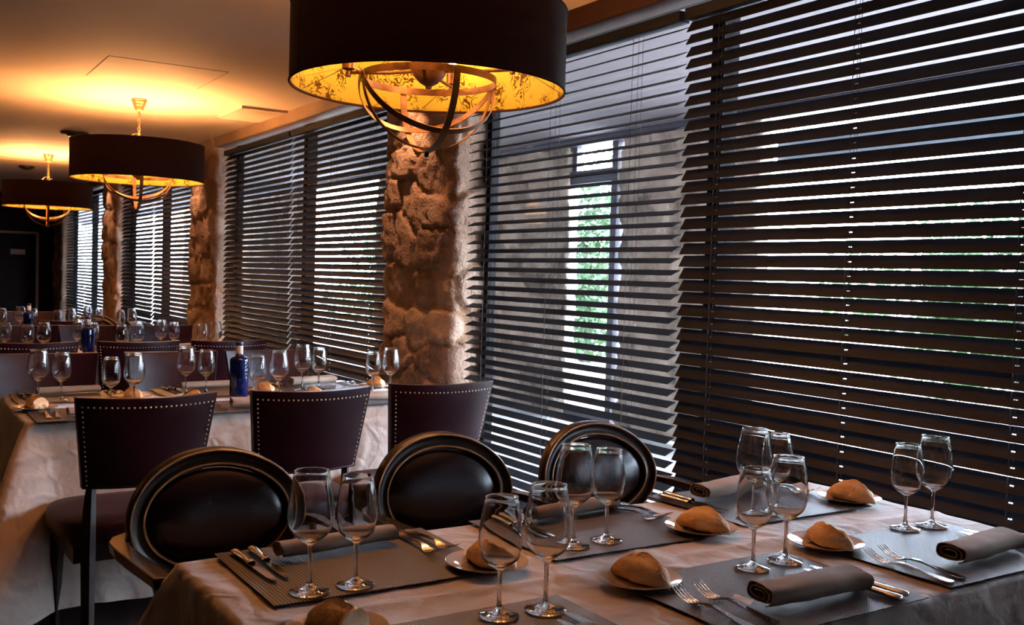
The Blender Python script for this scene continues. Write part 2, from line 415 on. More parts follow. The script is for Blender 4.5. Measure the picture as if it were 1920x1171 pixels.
def blind(y0, y1, tilt, ladders, label, ztop=2.335, zbot=.14):
    """y0..y1 along the wall; slats tipped by tilt with the room edge low"""
    root = empty('venetian_blind', (BX, (y0 + y1) / 2, zbot)); cy = (y0 + y1) / 2
    tag(root, label, 'window blind', 'dark wooden venetian blinds along the window wall')
    mb = MB(); ca, sa = cos(tilt), sin(tilt)
    n = int((ztop - .04 - zbot - .03) / PITCH_S)
    def P(u, y, t, zc):           # u across the slat (room side negative), t thickness
        return (u * ca - t * sa, y - cy, zc + u * sa + t * ca - zbot)
    ys = [y0]
    for l in sorted(ladders): ys += [l - .007, l + .007]
    ys.append(y1)
    for k in range(n + 1):
        zc = ztop - .04 - k * PITCH_S; jig = random.uniform(-.012, .012); rz_ = random.uniform(-.0012, .0012)
        for s_ in range(len(ys) - 1):
            a, c = ys[s_], ys[s_ + 1]
            strips = [(-SW / 2, SW / 2)] if s_ % 2 == 0 else [(-SW / 2, -.0022), (.0022, SW / 2)]
            for (u0, u1) in strips:
                vs = []
                for y in (a, c):
                    yy = y + (jig * .25 if y in (y0, y1) else 0)
                    zz = zc + rz_
                    vs += [P(u0, yy, -ST / 2, zz), P(u0, yy, ST / 2, zz), P(u1, yy, ST / 2, zz), P(u1, yy, -ST / 2, zz)]
                mb.add(vs, [(0, 1, 2, 3), (7, 6, 5, 4), (0, 4, 5, 1), (1, 5, 6, 2), (2, 6, 7, 3), (3, 7, 4, 0)])
    mb.build('slats', M_slat, root, smooth=False)
    hx = .028
    bevel(MB().box(-hx, hx, y0 - cy, y1 - cy, ztop - zbot - .015, ztop - zbot + .03).build('headrail', M_slat, root, smooth=False), .003)
    zr = zbot - .012
    bevel(MB().box(-SW / 2, SW / 2, y0 - cy, y1 - cy, -.022, -.004).build('bottom_rail', M_wood, root, smooth=False), .003)
    ex = SW / 2 * ca + .004
    for l in sorted(ladders):
        c = MB(); y = l - cy
        for sgn in (-1, 1): c.tube([(sgn * ex, y + .004, -.01), (sgn * ex, y + .004, ztop - zbot)], .0011, 5)
        for k in range(n + 1):
            zc = ztop - .04 - k * PITCH_S - zbot
            e = SW / 2 + .003
            c.tube([(-e * ca, y + .004, zc - e * sa - .003), (e * ca, y + .004, zc + e * sa - .003)], .0007, 4, caps=False)
        c.build('ladder_cord', M_cord, root)
        MB().tube([(0, y, -.01), (0, y, ztop - zbot)], .0009, 5).build('lift_cord', M_cord, root)
    return root
for i, (a, c) in enumerate(BAYS): window(i, a, c)
window(4, -3.66, .19)
blind(-3.60, .14, R(76), (-3.3, -2.6, -1.9, -1.2, -.4), 'dark venetian blind beside and behind the camera, past the near pier')
blind(.84, 2.935, R(58), (1.02, 1.55, 2.13, 2.75), 'closest dark wooden venetian blind with nearly shut slats behind the front table')
blind(2.965, 4.585, R(24), (3.24, 3.83, 4.40), 'dark venetian blind with wide open slats on the near side of the thick stone pier')
blind(5.60, 7.31, R(50), (5.86, 6.50, 7.14), 'dark venetian blind just past the thick stone pier, over the end of the second table')
blind(7.34, 9.03, R(52), (7.56, 8.20, 8.82), 'dark venetian blind ending at the second stone pier')
blind(10.10, 11.80, R(50), (10.3, 10.95, 11.6), 'distant dark venetian blind starting just beyond the second stone pier')
blind(11.83, 13.52, R(50), (12.0, 12.7, 13.35), 'distant dark venetian blind ending at the third stone pier')
blind(14.58, 16.26, R(36), (14.8, 15.4, 16.1), 'far dark venetian blind starting beyond the third stone pier')
blind(16.29, 17.98, R(36), (16.5, 17.1, 17.8), 'farthest dark venetian blind next to the end wall of the room')

# ------------------------------------------------------------------ outside: veranda, piers, garden
struct(MB().box(2.86, 5.55, -12, 34, -.15, -.03).build('exterior_terrace', M_terr, smooth=False))
struct(MB().box(5.55, 60, -40, 70, -.2, -.05).build('exterior_ground', M_pave, smooth=False))
struct(MB().box(2.86, 5.60, -12, 34, 2.60, 2.75).build('exterior_soffit', M_soffit, smooth=False))
for (a, c, sd_) in ((5.20, 6.83, 3.1), (7.60, 9.02, 5.3), (9.40, 11.9, 8.9), (14.3, 21.5, 6.6)):
    pier('exterior_pier', a, c, .06, sd_, x0=5.48, x1=5.60, z1=2.6, m=M_stoneout, depth=.9)
struct(bevel(MB().box(5.45, 5.60, -12, 34, 2.53, 2.60).build('exterior_beam', M_outbeam, smooth=False), .01))
# louvre of ribbed awning sheets hung under the veranda edge
def awning(y0, y1, z0, z1, x, m, label):
    n = int((y1 - y0) / .012); rows = []
    for i in range(n + 1):
        y = y0 + (y1 - y0) * i / n; d = .009 * abs(sin(pi * i / 4))
        rows.append([(x, y, z0 - d), (x + .05, y, z0 - d), (x + .05, y, z1 + d), (x, y, z1 + d)])
    return tag(MB().grid(np.array(rows), closed_v=True).build('awning_louvre', m), label, 'awning', 'ribbed awning louvres outside the window')
awning(-8, 5.15, 2.455, 2.495, 5.60, M_awn, 'narrow ribbed awning louvre under the veranda edge outside the near window')
awning(-8, 5.15, 2.21, 2.37, 5.60, M_awnp, 'broad pale blue awning sheet under the veranda edge outside the near window')
# glazed screen between two outside piers
scr = empty('glazed_screen', (5.52, 7.3, 0)); tag(scr, 'dark framed glass screen between the outside stone piers', 'glass screen')
f = MB(); f.box(-.04, .04, -.42, -.34, 0, 2.6); f.box(-.03, .03, .20, .27, 2.18, 2.6); f.box(-.04, .04, -.34, .29, 2.18, 2.30); f.box(-.035, .035, -.34, .29, 0, .1)
f.build('screen_frame', M_outbeam, scr, smooth=False)
MB().box(-.004, .004, -.34, .29, .1, 2.18).build('screen_pane', M_pane, scr, smooth=False)

def tree(x, y, h, r, label, m, n=8500, trunk=.12):
    root = empty('garden_tree', (x, y, -.05)); tag(root, label, 'tree', 'garden trees beyond the veranda')
    MB().tube([(0, 0, 0), (.05, .03, h * .3), (0, .1, h * .55), (.1, .05, h * .8)], [trunk, trunk * .8, trunk * .6, trunk * .3], 8).build('trunk', M_trunk, root)
    vs = []; fs = []
    blobs = [(random.gauss(0, r * .42), random.gauss(0, r * .42), random.uniform(.12 * h, h), random.uniform(.3, .55) * r) for _ in range(16)]
    for i in range(n):
        bx, by, bz, br = random.choice(blobs)
        d = Vector((random.gauss(0, 1), random.gauss(0, 1), random.gauss(0, 1))).normalized() * br * random.uniform(.55, 1.05)
        c = Vector((bx, by, bz)) + d
        t = Vector((random.gauss(0, 1), random.gauss(0, 1), random.gauss(0, 1))).normalized(); s = t.orthogonal().normalized(); L = random.uniform(.07, .15)
        o = len(vs); vs += [c, c + t * L * .5 + s * L * .35, c + t * L * 1.2, c + t * L * .5 - s * L * .35]; fs.append((o, o + 1, o + 2, o + 3))
    MB().add(vs, fs).build('foliage', m, root, smooth=False)
for (x, y, h, r, lab, m) in ((9.8, 13.0, 2.9, 2.0, 'bright green tree seen between the two outside stone piers', M_leaf), (12.5, 16.5, 3.2, 1.9, 'pale green tree deeper in the garden behind the bright green one', M_leaf2),
                         (10.5, 6.0, 2.6, 1.5, 'leafy garden tree outside the middle of the near window', M_leaf), (11.5, 2.6, 2.3, 1.6, 'olive green garden tree outside the near window', M_leaf2),
                         (9.6, -1.9, 2.0, 1.4, 'low green garden tree outside the closest end of the near window', M_leaf), (12.0, 22.5, 2.8, 2.0, 'green garden tree outside the second window', M_leaf), (13.5, 27, 2.6, 2.0, 'distant olive tree outside the second window', M_leaf2)):
    tree(x, y, h, r, lab, m)

# ------------------------------------------------------------------ drum lamps
def make_lamp():
    root = empty('drum_chandelier', (0, 0, 0)); RR, H = .455, .262
    th = np.linspace(0, 2 * pi, 96, endpoint=False)
    def ring(r, z): return [(r * cos(t), r * sin(t), z) for t in th]
    MB().grid(np.array([ring(RR, 0), ring(RR, .006), ring(RR, H - .006), ring(RR, H), ring(RR - .004, H), ring(RR - .004, .001), ring(RR - .004, 0)]), closed_u=True, closed_v=True).build('drum_shade', M_shade, root)
    MB().grid(np.array([ring(RR - .0055, .004), ring(RR - .0055, H - .003)]), closed_v=True).build('gold_lining', M_gold, root)
    sb = MB()
    for z in (0, H): sb.tube([(RR * cos(t) * .998, RR * sin(t) * .998, z) for t in th], .0042, 6, closed=True)
    sb.build('rim_binding', M_shade, root)
    MB().box(-RR - .0015, -RR + .002, -.004, .004, .004, H - .004).build('shade_seam', M_shade, root, smooth=False)
    # hub
    hub = MB().lathe([(.001, .005), (.010, .004), (.012, .012), (.030, .022), (.052, .045), (.064, .075), (.067, .080), (.062, .083), (.062, .140), (.045, .15), (.010, .155), (.010, H + .02), (.001, H + .021)], 28).build('hub', M_bronze, root)
    for k in range(4):
        a = R(45 + 90 * k); d = Vector((cos(a), sin(a), 0)); L = .285; z = .062
        MB().tube([d * .055 + Vector((0, 0, z)), d * L * .5 + Vector((0, 0, z - .004)), d * L + Vector((0, 0, z))], .0058, 8).build('lamp_arm', M_bronze, root)
        c = d * L
        so = MB().lathe([(.001, z - .016), (.009, z - .014), (.011, z - .004), (.008, z + .006), (.022, z + .012), (.023, z + .048), (.020, z + .052), (.001, z + .052)], 18, c.x, c.y).build('lamp_socket', M_bronze, root)
        MB().lathe([(.020, z + .052), (.028, z + .054), (.028, z + .058), (.019, z + .060), (.018, z + .072), (.001, z + .073)], 18, c.x, c.y).build('collar', M_silver, so)
        MB().lathe([(.001, z + .072), (.012, z + .075), (.013, z + .095), (.020, z + .115), (.029, z + .135), (.030, z + .148), (.025, z + .165), (.011, z + .176), (.001, z + .178)], 14, c.x, c.y).build('light_bulb', M_bulb, root)
        wr = MB(); wr.tube([c + Vector((0, 0, z + .02)), d * RR * .985 + Vector((.0, 0, .012))], .0011, 5); wr.tube([c + Vector((0, 0, z + .02)), Vector((cos(a + .35), sin(a + .35), 0)) * RR * .985 + Vector((0, 0, .012))], .0011, 5)
        wr.build('spider_wire', M_bronze, root)
    # open globe of flat strips below the hub
    gr, gz = .225, .032; wd = .0115
    def strip(fn, ts, half, thick, closed=False):
        rows = []
        for t in ts:
            p, side, nrm = fn(t); rows.append([p - side * half - nrm * thick, p + side * half - nrm * thick, p + side * half + nrm * thick, p - side * half + nrm * thick])
        return MB().grid(np.array([[tuple(q) for q in r_] for r_ in rows]), closed_u=closed, closed_v=True)
    c0 = Vector((0, 0, gz)); Z = Vector((0, 0, 1)); X = Vector((1, 0, 0)); Y = Vector((0, 1, 0))
    strip(lambda t: (c0 + (X * cos(t) + Y * sin(t)) * gr, Z, X * cos(t) + Y * sin(t)), np.linspace(0, 2 * pi, 48, endpoint=False), wd, .0012, True).build('globe_ring', M_bronze, root)
    ax = Vector((cos(R(-6)), sin(R(-6)), 0)); pe = Vector((-ax.y, ax.x, 0))
    for kk, phi in enumerate((0, -37, 52)):
        dn = (-Z * cos(R(phi)) + pe * sin(R(phi))); sd2 = ax.cross(dn)
        rg = gr + .003 * (kk + 1)
        strip(lambda t: (c0 + (ax * cos(t) + dn * sin(t)) * rg, sd2, ax * cos(t) + dn * sin(t)), np.linspace(0, pi, 30), wd, .0012).build('globe_strip', M_bronze, root)
    strip(lambda t: (c0 + (pe * cos(t) - Z * sin(t)) * (gr + .014), ax, pe * cos(t) - Z * sin(t)), np.linspace(0, pi, 30), wd, .0012).build('globe_strip', M_bronze, root)
    fb = MB().ball((0, 0, gz - gr - .022), .010, 10)
    fb.build('finial', M_bronze, root)
    for s_ in (-1, 1):
        p = c0 + ax * (gr + .016) * s_; MB().ball((p.x, p.y, p.z), .009, 8).build('pivot_screw', M_bronze, root)
    # suspension: chain, cord loops and ceiling rose
    top = CEIL - LZ
    MB().lathe([(.001, top), (.052, top), (.054, top - .006), (.049, top - .012), (.050, top - .02), (.042, top - .034), (.043, top - .042), (.034, top - .058), (.034, top - .066), (.026, top - .082), (.010, top - .09), (.001, top - .09)], 28).build('ceiling_rose', M_rope, root)
    ch = MB(); z = H + .012; k = 0
    while z < top - .092:
        pts = []
        for t in np.linspace(0, 2 * pi, 12, endpoint=False):
            a_, b_ = .0095 * cos(t), .017 * sin(t); pts.append((a_ if k % 2 else 0, 0 if k % 2 else a_, z + .015 + b_))
        ch.tube(pts, .0023, 5, closed=True, upv=(0.3, .5, .2)); z += .026; k += 1
    ch.build('chain_links', M_rope, root)
    cb = MB(); pts = []
    for t in np.linspace(0, 1, 40):
        a = t * 4.2 * pi; amp = .055 * sin(pi * t) ** 1.2
        pts.append((.006 + amp * cos(a) - .02 * sin(pi * t), amp * .6 * sin(a), H + .005 + t * .07 + amp * .35 * sin(a * 1.3)))
    pts.append((.004, .003, top - .09))
    cb.tube(pts, .0026, 5); cb.build('power_cord', M_rope, root)
    return root
LZ = 1.915
lamp = make_lamp(); lamp.location = (1.545, 2.96, LZ)
tag(lamp, 'large dark drum chandelier with gold lining hanging closest, over the front table', 'ceiling lamp', 'drum chandeliers in a row down the room')
clone(lamp, (1.577, 7.48, LZ), label='middle dark drum chandelier, its chain and rose in full view on the glowing ceiling')
clone(lamp, (1.577, 11.95, LZ), label='smallest looking drum chandelier, farthest down the room near the end wall')

# the closest lamp is dimmed over the laid table
for o in list(lamp.children):
    if o.name.startswith('light_bulb'):
        o.data = o.data.copy(); o.data.materials[0] = M_bulbdim

# ceiling fittings
v = empty('ceiling_vent', (2.44, 7.54, CEIL)); tag(v, 'slatted air vent in the ceiling beside the window beam', 'air vent')
f = MB(); f.box(-.2, .2, -.32, -.30, -.020, -.0005); f.box(-.2, .2, .30, .32, -.012, -.0005); f.box(-.2, -.185, -.3, .3, -.012, -.0005); f.box(.185 - .05, .15, -.3, .3, -.012, -.0005)
f.build('vent_frame', M_ceil, v, smooth=False)
MB().box(-.19, .14, -.30, .30, -.0012, -.0004).build('vent_back', M_seam, v, smooth=False)
f = MB()
for k in range(14):
    y = -.28 + k * .0425; f.add([(-.185, y, -.001), (.135, y, -.001), (.135, y + .020, -.020), (-.185, y + .020, -.020), (-.185, y + .003, -.0015), (.135, y + .003, -.0015), (.135, y + .023, -.020), (-.185, y + .023, -.020)], [(0, 1, 2, 3), (7, 6, 5, 4), (0, 4, 5, 1), (3, 2, 6, 7), (0, 3, 7, 4), (1, 5, 6, 2)])
f.build('vent_slats', M_ceil, v, smooth=False)
hx0, hx1, hy0, hy1 = 1.105, 1.795, 6.06, 6.79
hp = empty('access_hatch', (1.45, 6.42, CEIL)); tag(hp, 'flush rectangular access hatch in the ceiling in front of the middle chandelier', 'hatch')
MB().box(-.340, .340, -.358, .358, -.0025, -.0003).build('hatch_panel', M_ceil, hp, smooth=False)
f = MB(); t_ = .0035
f.box(-.346, .346, -.364, -.364 + t_, -.0015, -.0003); f.box(-.346, .346, .364 - t_, .364, -.0015, -.0003); f.box(-.346, -.346 + t_, -.36, .36, -.0015, -.0003); f.box(.346 - t_, .346, -.36, .36, -.0015, -.0003)
f.build('hatch_gap', M_seam, hp, smooth=False)
def puck(x, y, r, label, nm='smoke_detector'):
    o = empty(nm, (x, y, CEIL)); tag(o, label, 'ceiling fitting')
    MB().lathe([(.001, -.045), (r * .5, -.045), (r * .62, -.032), (r * .9, -.026), (r, -.012), (r, -.0005), (.001, -.0005)], 24).build('housing', M_black, o)
    MB().lathe([(.001, -.047), (r * .3, -.047), (r * .32, -.044), (.001, -.0435)], 16).build('lens', M_silver, o)
puck(1.55, 13.6, .09, 'small dark round detector on the ceiling beyond the last chandelier')
puck(1.50, 9.75, .12, 'dark round ceiling speaker edge just showing above the middle chandelier', 'ceiling_speaker')
def downlight(x, y, e, label):
    o = empty('recessed_downlight', (x, y, CEIL)); tag(o, label, 'spotlight', 'recessed downlights washing the stone piers')
    MB().lathe([(.030, -.002), (.045, -.006), (.048, -.0005), (.030, -.0003)], 24, closed=True).build('trim_ring', M_black, o)
    ld = bpy.data.lights.new('spot_beam', 'SPOT'); ld.energy = e; ld.color = (1, .50, .26); ld.spot_size = R(74); ld.spot_blend = .7; ld.shadow_soft_size = .012
    s_ = bpy.data.objects.new('spot_beam', ld); COL.objects.link(s_); s_.parent = o; s_.location = (0, 0, -.012)
    s_.rotation_euler = Vector((.10, 0, -1)).to_track_quat('-Z', 'Y').to_euler()
downlight(2.42, 5.16, 46, 'recessed downlight at the head of the thick stone pier')
downlight(2.42, 9.70, 36, 'recessed downlight at the head of the second stone pier')
downlight(2.42, 14.05, 26, 'recessed downlight at the head of the third stone pier')

# ------------------------------------------------------------------ tables and cloths
def table(name_label, x0, x1, y0, y1, z=.745):
    cx, cy = (x0 + x1) / 2, (y0 + y1) / 2
    t = empty('dining_table', (cx, cy, 0)); tag(t, name_label, 'table', 'long dining tables under beige cloths')
    hx, hy = (x1 - x0) / 2 - .012, (y1 - y0) / 2 - .012
    bevel(MB().box(-hx, hx, -hy, hy, z - .035, z - .004).build('tabletop', M_wood, t, smooth=False), .004)
    for sx in (-1, 1):
        for sy in (-1, 1): MB().box(sx * (hx - .08) - .03, sx * (hx - .08) + .03, sy * (hy - .08) - .03, sy * (hy - .08) + .03, 0, z - .036).build('leg', M_wood, t, smooth=False)
def hgt(x, y, sd_):
    """wrinkles of the cloth on the table top: pressed fold lines and soft ripples"""
    h = 0
    for (a, b_, c_, s_, am) in FOLDS:
        d = a * x + b_ * y - c_ + nz(x, y, sd_ + s_, 3.0) * .016
        h += 1.5 * am * math.exp(-(abs(d) / .016) ** 1.3) * (.6 + .4 * nz(x, y, sd_ + s_ + 2, 3))
    h += .0022 * nz(x, y * 2.2, sd_, 5) + .0012 * abs(nz(x * 1.4 + y, y - x, sd_ + 3, 7))
    return max(h, -.0015)
FOLDS = ()
def cloth(label, x0, x1, y0, y1, z=.745, zh=.16, seed=0, res=.016, folds=(), flare=1.0):
    global FOLDS
    FOLDS = folds
    cx, cy = (x0 + x1) / 2, (y0 + y1) / 2; hx, hy = (x1 - x0) / 2, (y1 - y0) / 2
    nx, ny = int((x1 - x0) / res), int((y1 - y0) / res)
    ex, ey = hx - .012, hy - .012
    top = np.zeros((nx + 1, ny + 1, 3))
    for i in range(nx + 1):
        for j in range(ny + 1):
            x = -ex + 2 * ex * i / nx; y = -ey + 2 * ey * j / ny
            top[i, j] = (x, y, z + hgt(x + cx, y + cy, seed))
    mb = MB(); mb.grid(top)
    idx = [(i, 0) for i in range(nx)] + [(nx, j) for j in range(ny)] + [(i, ny) for i in range(nx, 0, -1)] + [(0, j) for j in range(ny, 0, -1)]
    vi = [i * (ny + 1) + j for i, j in idx]; m = len(idx)
    base = [top[i, j] for i, j in idx]; nr = 26; prev = vi
    per = np.cumsum([0] + [np.linalg.norm(base[(k + 1) % m] - base[k]) for k in range(m)])
    for r_ in range(1, nr + 1):
        t = r_ / nr
        row = []
        for k, p in enumerate(base):
            x, y = p[0], p[1]
            # outward direction blends round the corner
            dx, dy = hx - abs(x), hy - abs(y); wc = .10
            ax_, ay_ = max(0, 1 - dx / wc), max(0, 1 - dy / wc)
            if dx < .013 and ay_ <= 0: n_ = (math.copysign(1, x), 0)
            elif dy < .013 and ax_ <= 0: n_ = (0, math.copysign(1, y))
            else:
                a_ = (ax_ if dy < .013 else 1) if ax_ > 0 else 0; b2 = (ay_ if dx < .013 else 1) if ay_ > 0 else 0
                L = math.hypot(a_, b2) or 1; n_ = (math.copysign(a_ / L, x), math.copysign(b2 / L, y))
            corner = min(ax_ if dy < .013 else 1, ay_ if dx < .013 else 1) if (ax_ > 0 and ay_ > 0) else 0
            if t < .08:
                a = t / .08 * pi / 2; off = .012 * sin(a); zz = z - .012 * (1 - cos(a)); zz += p[2] - z if t < .03 else 0
            else:
                u = (t - .08) / .92; s_ = per[k]
                wob = (nz(s_, 0, seed + 2, 4.2) * .040 + nz(s_, 1, seed + 5, 11) * .016) * u ** .8 + (nz(s_ * 5, u * 4, seed) + .5 * nz(s_ * 13, u * 9, seed)) * .006 * min(1, u * 4)
                off = .012 + u * .035 * flare + abs(wob) + corner ** 1.5 * .26 * u ** .8 * flare
                zz = z - .012 - u * (z - zh) - corner * .05 * u + nz(s_, 3, seed, 3) * .02 * u
            row.append((x + n_[0] * off, y + n_[1] * off, zz))
        o = len(mb.v); mb.v += row; cur = list(range(o, o + m))
        for k in range(m): mb.f.append((prev[k], cur[k], cur[(k + 1) % m], prev[(k + 1) % m])); mb.mi.append(0)
        prev = cur
    ob = mb.build('tablecloth', M_cloth, sharp=None); ob.location = (cx, cy, 0)
    tag(ob, label, 'tablecloth', 'beige tablecloths on the long tables'); return ob
TABS = {1: (.47, 2.235, 1.07, 1.895), 2: (.43, 2.08, 3.78, 4.58), 3: (.42, 2.05, 6.03, 6.80), 4: (.42, 2.05, 8.02, 8.78)}
TN = {1: 'front', 2: 'second', 3: 'third', 4: 'rearmost'}
ym = 1.485
T1F = ((0, 1, 1.475, 1, .006), (0, 1, 1.20, 2, .002), (1, 0, .905, 3, .0022), (1, 0, 1.33, 4, .003), (1, 0, 1.80, 5, .003), (.8, .6, 1.75, 6, .003), (.93, -.36, .75, 7, .0035), (.5, .87, 2.1, 8, .002), (.9, .43, 2.2, 9, .002))
table('dark wooden table hidden under the beige cloth closest to us', *TABS[1]); cloth('creased beige tablecloth on the front table, set for six beside the oval chairs', *TABS[1], seed=3, res=.0085, folds=T1F, zh=.12, flare=1.25)
table('dark wooden table under the second beige cloth, behind the studded chairs', *TABS[2]); cloth('beige tablecloth hanging in folds from the second table behind the studded chairs', *TABS[2], seed=9, zh=.10, flare=1.3, folds=((0, 1, 4.2, 1, .003),))
table('dark wooden table in the third row', *TABS[3]); cloth('beige tablecloth on the third table, mostly behind chair backs', *TABS[3], seed=14, res=.03)
table('dark wooden table in the row nearest the end wall', *TABS[4]); cloth('beige tablecloth on the rearmost table, near the end wall', *TABS[4], seed=21, res=.03)

# ------------------------------------------------------------------ tableware prototypes
ZT = .7475
def glass_proto(name, H, rmax, rrim):
    root = empty(name); k = H / .208
    zb = .084 * k                                     # bottom of the bowl
    bowl_o = [(.0045, zb - .004), (.010, zb + .001), (.020, zb + .007), (.0305, zb + .017), (rmax * .93, zb + .031), (rmax, zb + .046), (rmax * .985, zb + .060), (rmax * .925, zb + .079), (rmax * .83, zb + .101), (rrim + .002, H - .010), (rrim + .0003, H - .0012)]
    tck = .0011
    bowl_i = [(r - tck, z) for r, z in bowl_o[::-1][:-2]] 
    rim = [(rrim - .0002 + .0010 * cos(a), H - .0002 + .0010 * sin(a)) for a in np.linspace(-.5, pi + .5, 8)]
    bowl_i[-1] = (bowl_i[-1][0] - .001, bowl_i[-1][1] + .002)
    prof = [(.0002, zb - .004)] + bowl_o[:-1] + rim + bowl_i[1:] + [(.008, zb + .0075), (.0002, zb + .0065)]
    MB().lathe(prof, 36).build('bowl', M_wine, root, sharp=60)
    MB().lathe([(.0002, zb - .0045), (.0043, zb - .0045), (.0036, zb - .02), (.0033, zb * .55), (.0036, .022), (.0062, .0125), (.0002, .0124)], 20).build('stem', M_wine, root, sharp=60)
    fr_ = .0345 * k ** .5
    MB().lathe([(.0002, .0122), (.0060, .0121), (.010, .0085), (.020, .0042), (fr_ - .001, .0022), (fr_, .0014), (fr_ - .0008, .0003), (.020, .0012), (.0002, .0022)], 36).build('foot', M_wine, root, sharp=60)
    return root
def plate_proto():
    root = empty('bread_plate'); r = .079
    MB().lathe([(.0005, .003), (.040, .003), (.046, .0045), (.052, .008), (.064, .0115), (.0775, .0145), (.079, .0150), (.0788, .0135), (.066, .0095), (.052, .005), (.046, .001), (.044, .0), (.041, .0008), (.0005, .0012)], 64).build('dish', M_plate, root, sharp=50)
    return root
def bread_proto(name, L, W, H, seed, cut=False):
    """lozenge shaped roll with a raised, split crest"""
    n1, n2 = 56, 36; P = np.zeros((n1 + 1, n2, 3))
    for i in range(n1 + 1):
        t = -1 + 2 * i / n1; e = max(1 - abs(t) ** 1.75, 0) ** .78
        if cut and t > .35: e = .86
        eh = max(1 - abs(t) ** 2.2, 0) ** .75 if not (cut and t > .35) else .9
        tt = t if not (cut and t > .35) else .35 + (t - .35) * .25
        for j in range(n2):
            a = 2 * pi * j / n2; c_, s_ = cos(a), sin(a)
            hh = H * (.12 + .88 * eh) * (.5 if abs(t) > .999 else 1)
            yy = W * e * c_; zz = hh * (.48 + .52 * s_)
            if s_ < -.72: zz = hh * (.48 - .52 * .72) + (s_ + .72) * .002
            lift = .006 * t * t
            crest = .0
            if s_ > 0 and abs(t) < .8:
                q = c_ - .25 * sin(2.4 * t + seed) * (1 if not cut else .4)
                w_ = (1 - (abs(t) / .8) ** 2)
                crest = (.0085 * math.exp(-((q + .06) / .16) ** 2) - .0100 * math.exp(-((q - .26) / .12) ** 2)) * w_ + .002 * w_ * abs(nz(t * 9, c_ * 3, seed))
            d = .0030 * nz(t * 2.5, c_ * 1.6, seed + s_ * 1.4, 1.3)
            P[i, j] = (tt * L, yy * (1 + .07 * nz(t * 2, 0, seed)) + d + .004 * sin(t * 2.6 + seed), zz + crest + lift + d * (s_ > 0))
    zmin = P[..., 2].min(); P[..., 2] -= zmin
    mb = MB(); mb.grid(P, closed_v=True)
    if cut:
        o = n1 * n2; rings = 7; prev = [o + k for k in range(n2)]; cen = P[n1].mean(axis=0)
        for r_ in range(1, rings + 1):
            f = 1 - r_ / (rings + .3); base = len(mb.v)
            for k in range(n2):
                p = cen + (P[n1, k] - cen) * f; b_ = nz(p[1] * 90, p[2] * 90, seed) * .005; mb.v.append((float(p[0] + b_ + .003), float(p[1]), float(p[2])))
            for k in range(n2): mb.f.append((prev[k], prev[(k + 1) % n2], base + (k + 1) % n2, base + k)); mb.mi.append(1)
            prev = [base + k for k in range(n2)]
        mb.f.append(tuple(prev)); mb.mi.append(1)
    else: mb.f.append(tuple(n1 * n2 + k for k in range(n2))); mb.mi.append(0)
    mb.f.append(tuple(range(n2))); mb.mi.append(0)
    return mb.build(name, [M_bread, M_crumb], sharp=60)
def napkin_proto(L=.250, turns=2.3, W=.031, H=.0165, seed=1):
    """linen rolled flat: a spiral section carried along its length"""
    npt = 110; sec = []
    for i in range(npt):
        t = i / (npt - 1); a = t * turns * 2 * pi - 2.2 - (turns % 1) * 2 * pi; k = .30 + .70 * t
        sec.append((W * k * cos(a) + .004 * nz(t * 6, 0, seed), H * k * sin(a) * (1 + .16 * cos(2 * a + seed)) + .0016 * nz(t * 9, 2, seed)))
    th = .0011; nl = 30; P = np.zeros((nl + 1, npt * 2, 3))
    dirs = []
    for i in range(npt):
        p, q = sec[max(i - 1, 0)], sec[min(i + 1, npt - 1)]; tx, tz = q[0] - p[0], q[1] - p[1]; l = math.hypot(tx, tz) or 1; dirs.append((-tz / l, tx / l))
    for s_ in range(nl + 1):
        u = -1 + 2 * s_ / nl; w_ = 1 + .10 * u + .05 * nz(u * 2, 0, seed); yo = .006 * sin(u * 2.2); 
        for i in range(npt):
            for side in (0, 1):
                ii = i if side == 0 else npt - 1 - i; sgn = 1 if side == 0 else -1
                y = sec[ii][0] * w_ + dirs[ii][0] * th * sgn; z = sec[ii][1] * (1 + .12 * nz(u * 2.5, sec[ii][0] * 40, seed)) + dirs[ii][1] * th * sgn
                P[s_, i + side * npt] = (u * L / 2 + (nz(sec[ii][0] * 60, sec[ii][1] * 60, seed) * .004 if s_ in (0, nl) else 0), y + yo, z + H + .0016)
    mb = MB(); mb.grid(P, closed_v=True)
    # end faces: quads between the two sides of the sheet
    for base in (0, nl * npt * 2):
        for i in range(npt - 1): mb.f.append((base + i, base + i + 1, base + 2 * npt - 2 - i, base + 2 * npt - 1 - i)); mb.mi.append(0)
    return mb.build('rolled_napkin', M_napkin, sharp=70)
def fork_proto():
    mb = MB(); L = .195
    def section(x, w_, z, t): return [(x, -w_, z - t), (x, w_, z - t), (x, w_, z + t), (x, -w_, z + t)]
    rows = []
    for (x, w_, z, t) in ((-.098, .0030, .0030, .0011), (-.094, .0085, .0026, .0013), (-.080, .0098, .0025, .0014), (-.060, .0080, .0032, .0015), (-.03, .0048, .0062, .0016), (0, .0036, .0095, .0018), (.020, .0036, .0088, .0018), (.032, .0060, .0058, .0014), (.040, .0105, .0034, .0011), (.050, .0122, .0022, .0009)):
        rows.append(section(x, w_, z, t))
    P = np.array(rows); mb.grid(P, closed_v=True); n = len(rows)
    mb.f.append((0, 1, 2, 3)); mb.f.append(tuple((n - 1) * 4 + k for k in (3, 2, 1, 0))); mb.mi += [0, 0]
    for k in range(4):
        y = -.0102 + k * .0068; pts = [(.049, y, .0022), (.060, y, .0030), (.075, y, .0068), (.088, y, .0125), (.098, y * .98, .0185)]
        mb.tube(pts, [.0021, .0019, .0017, .0014, .0008], 6, flat=.55)
    return mb.build('dinner_fork', M_silver, sharp=50)
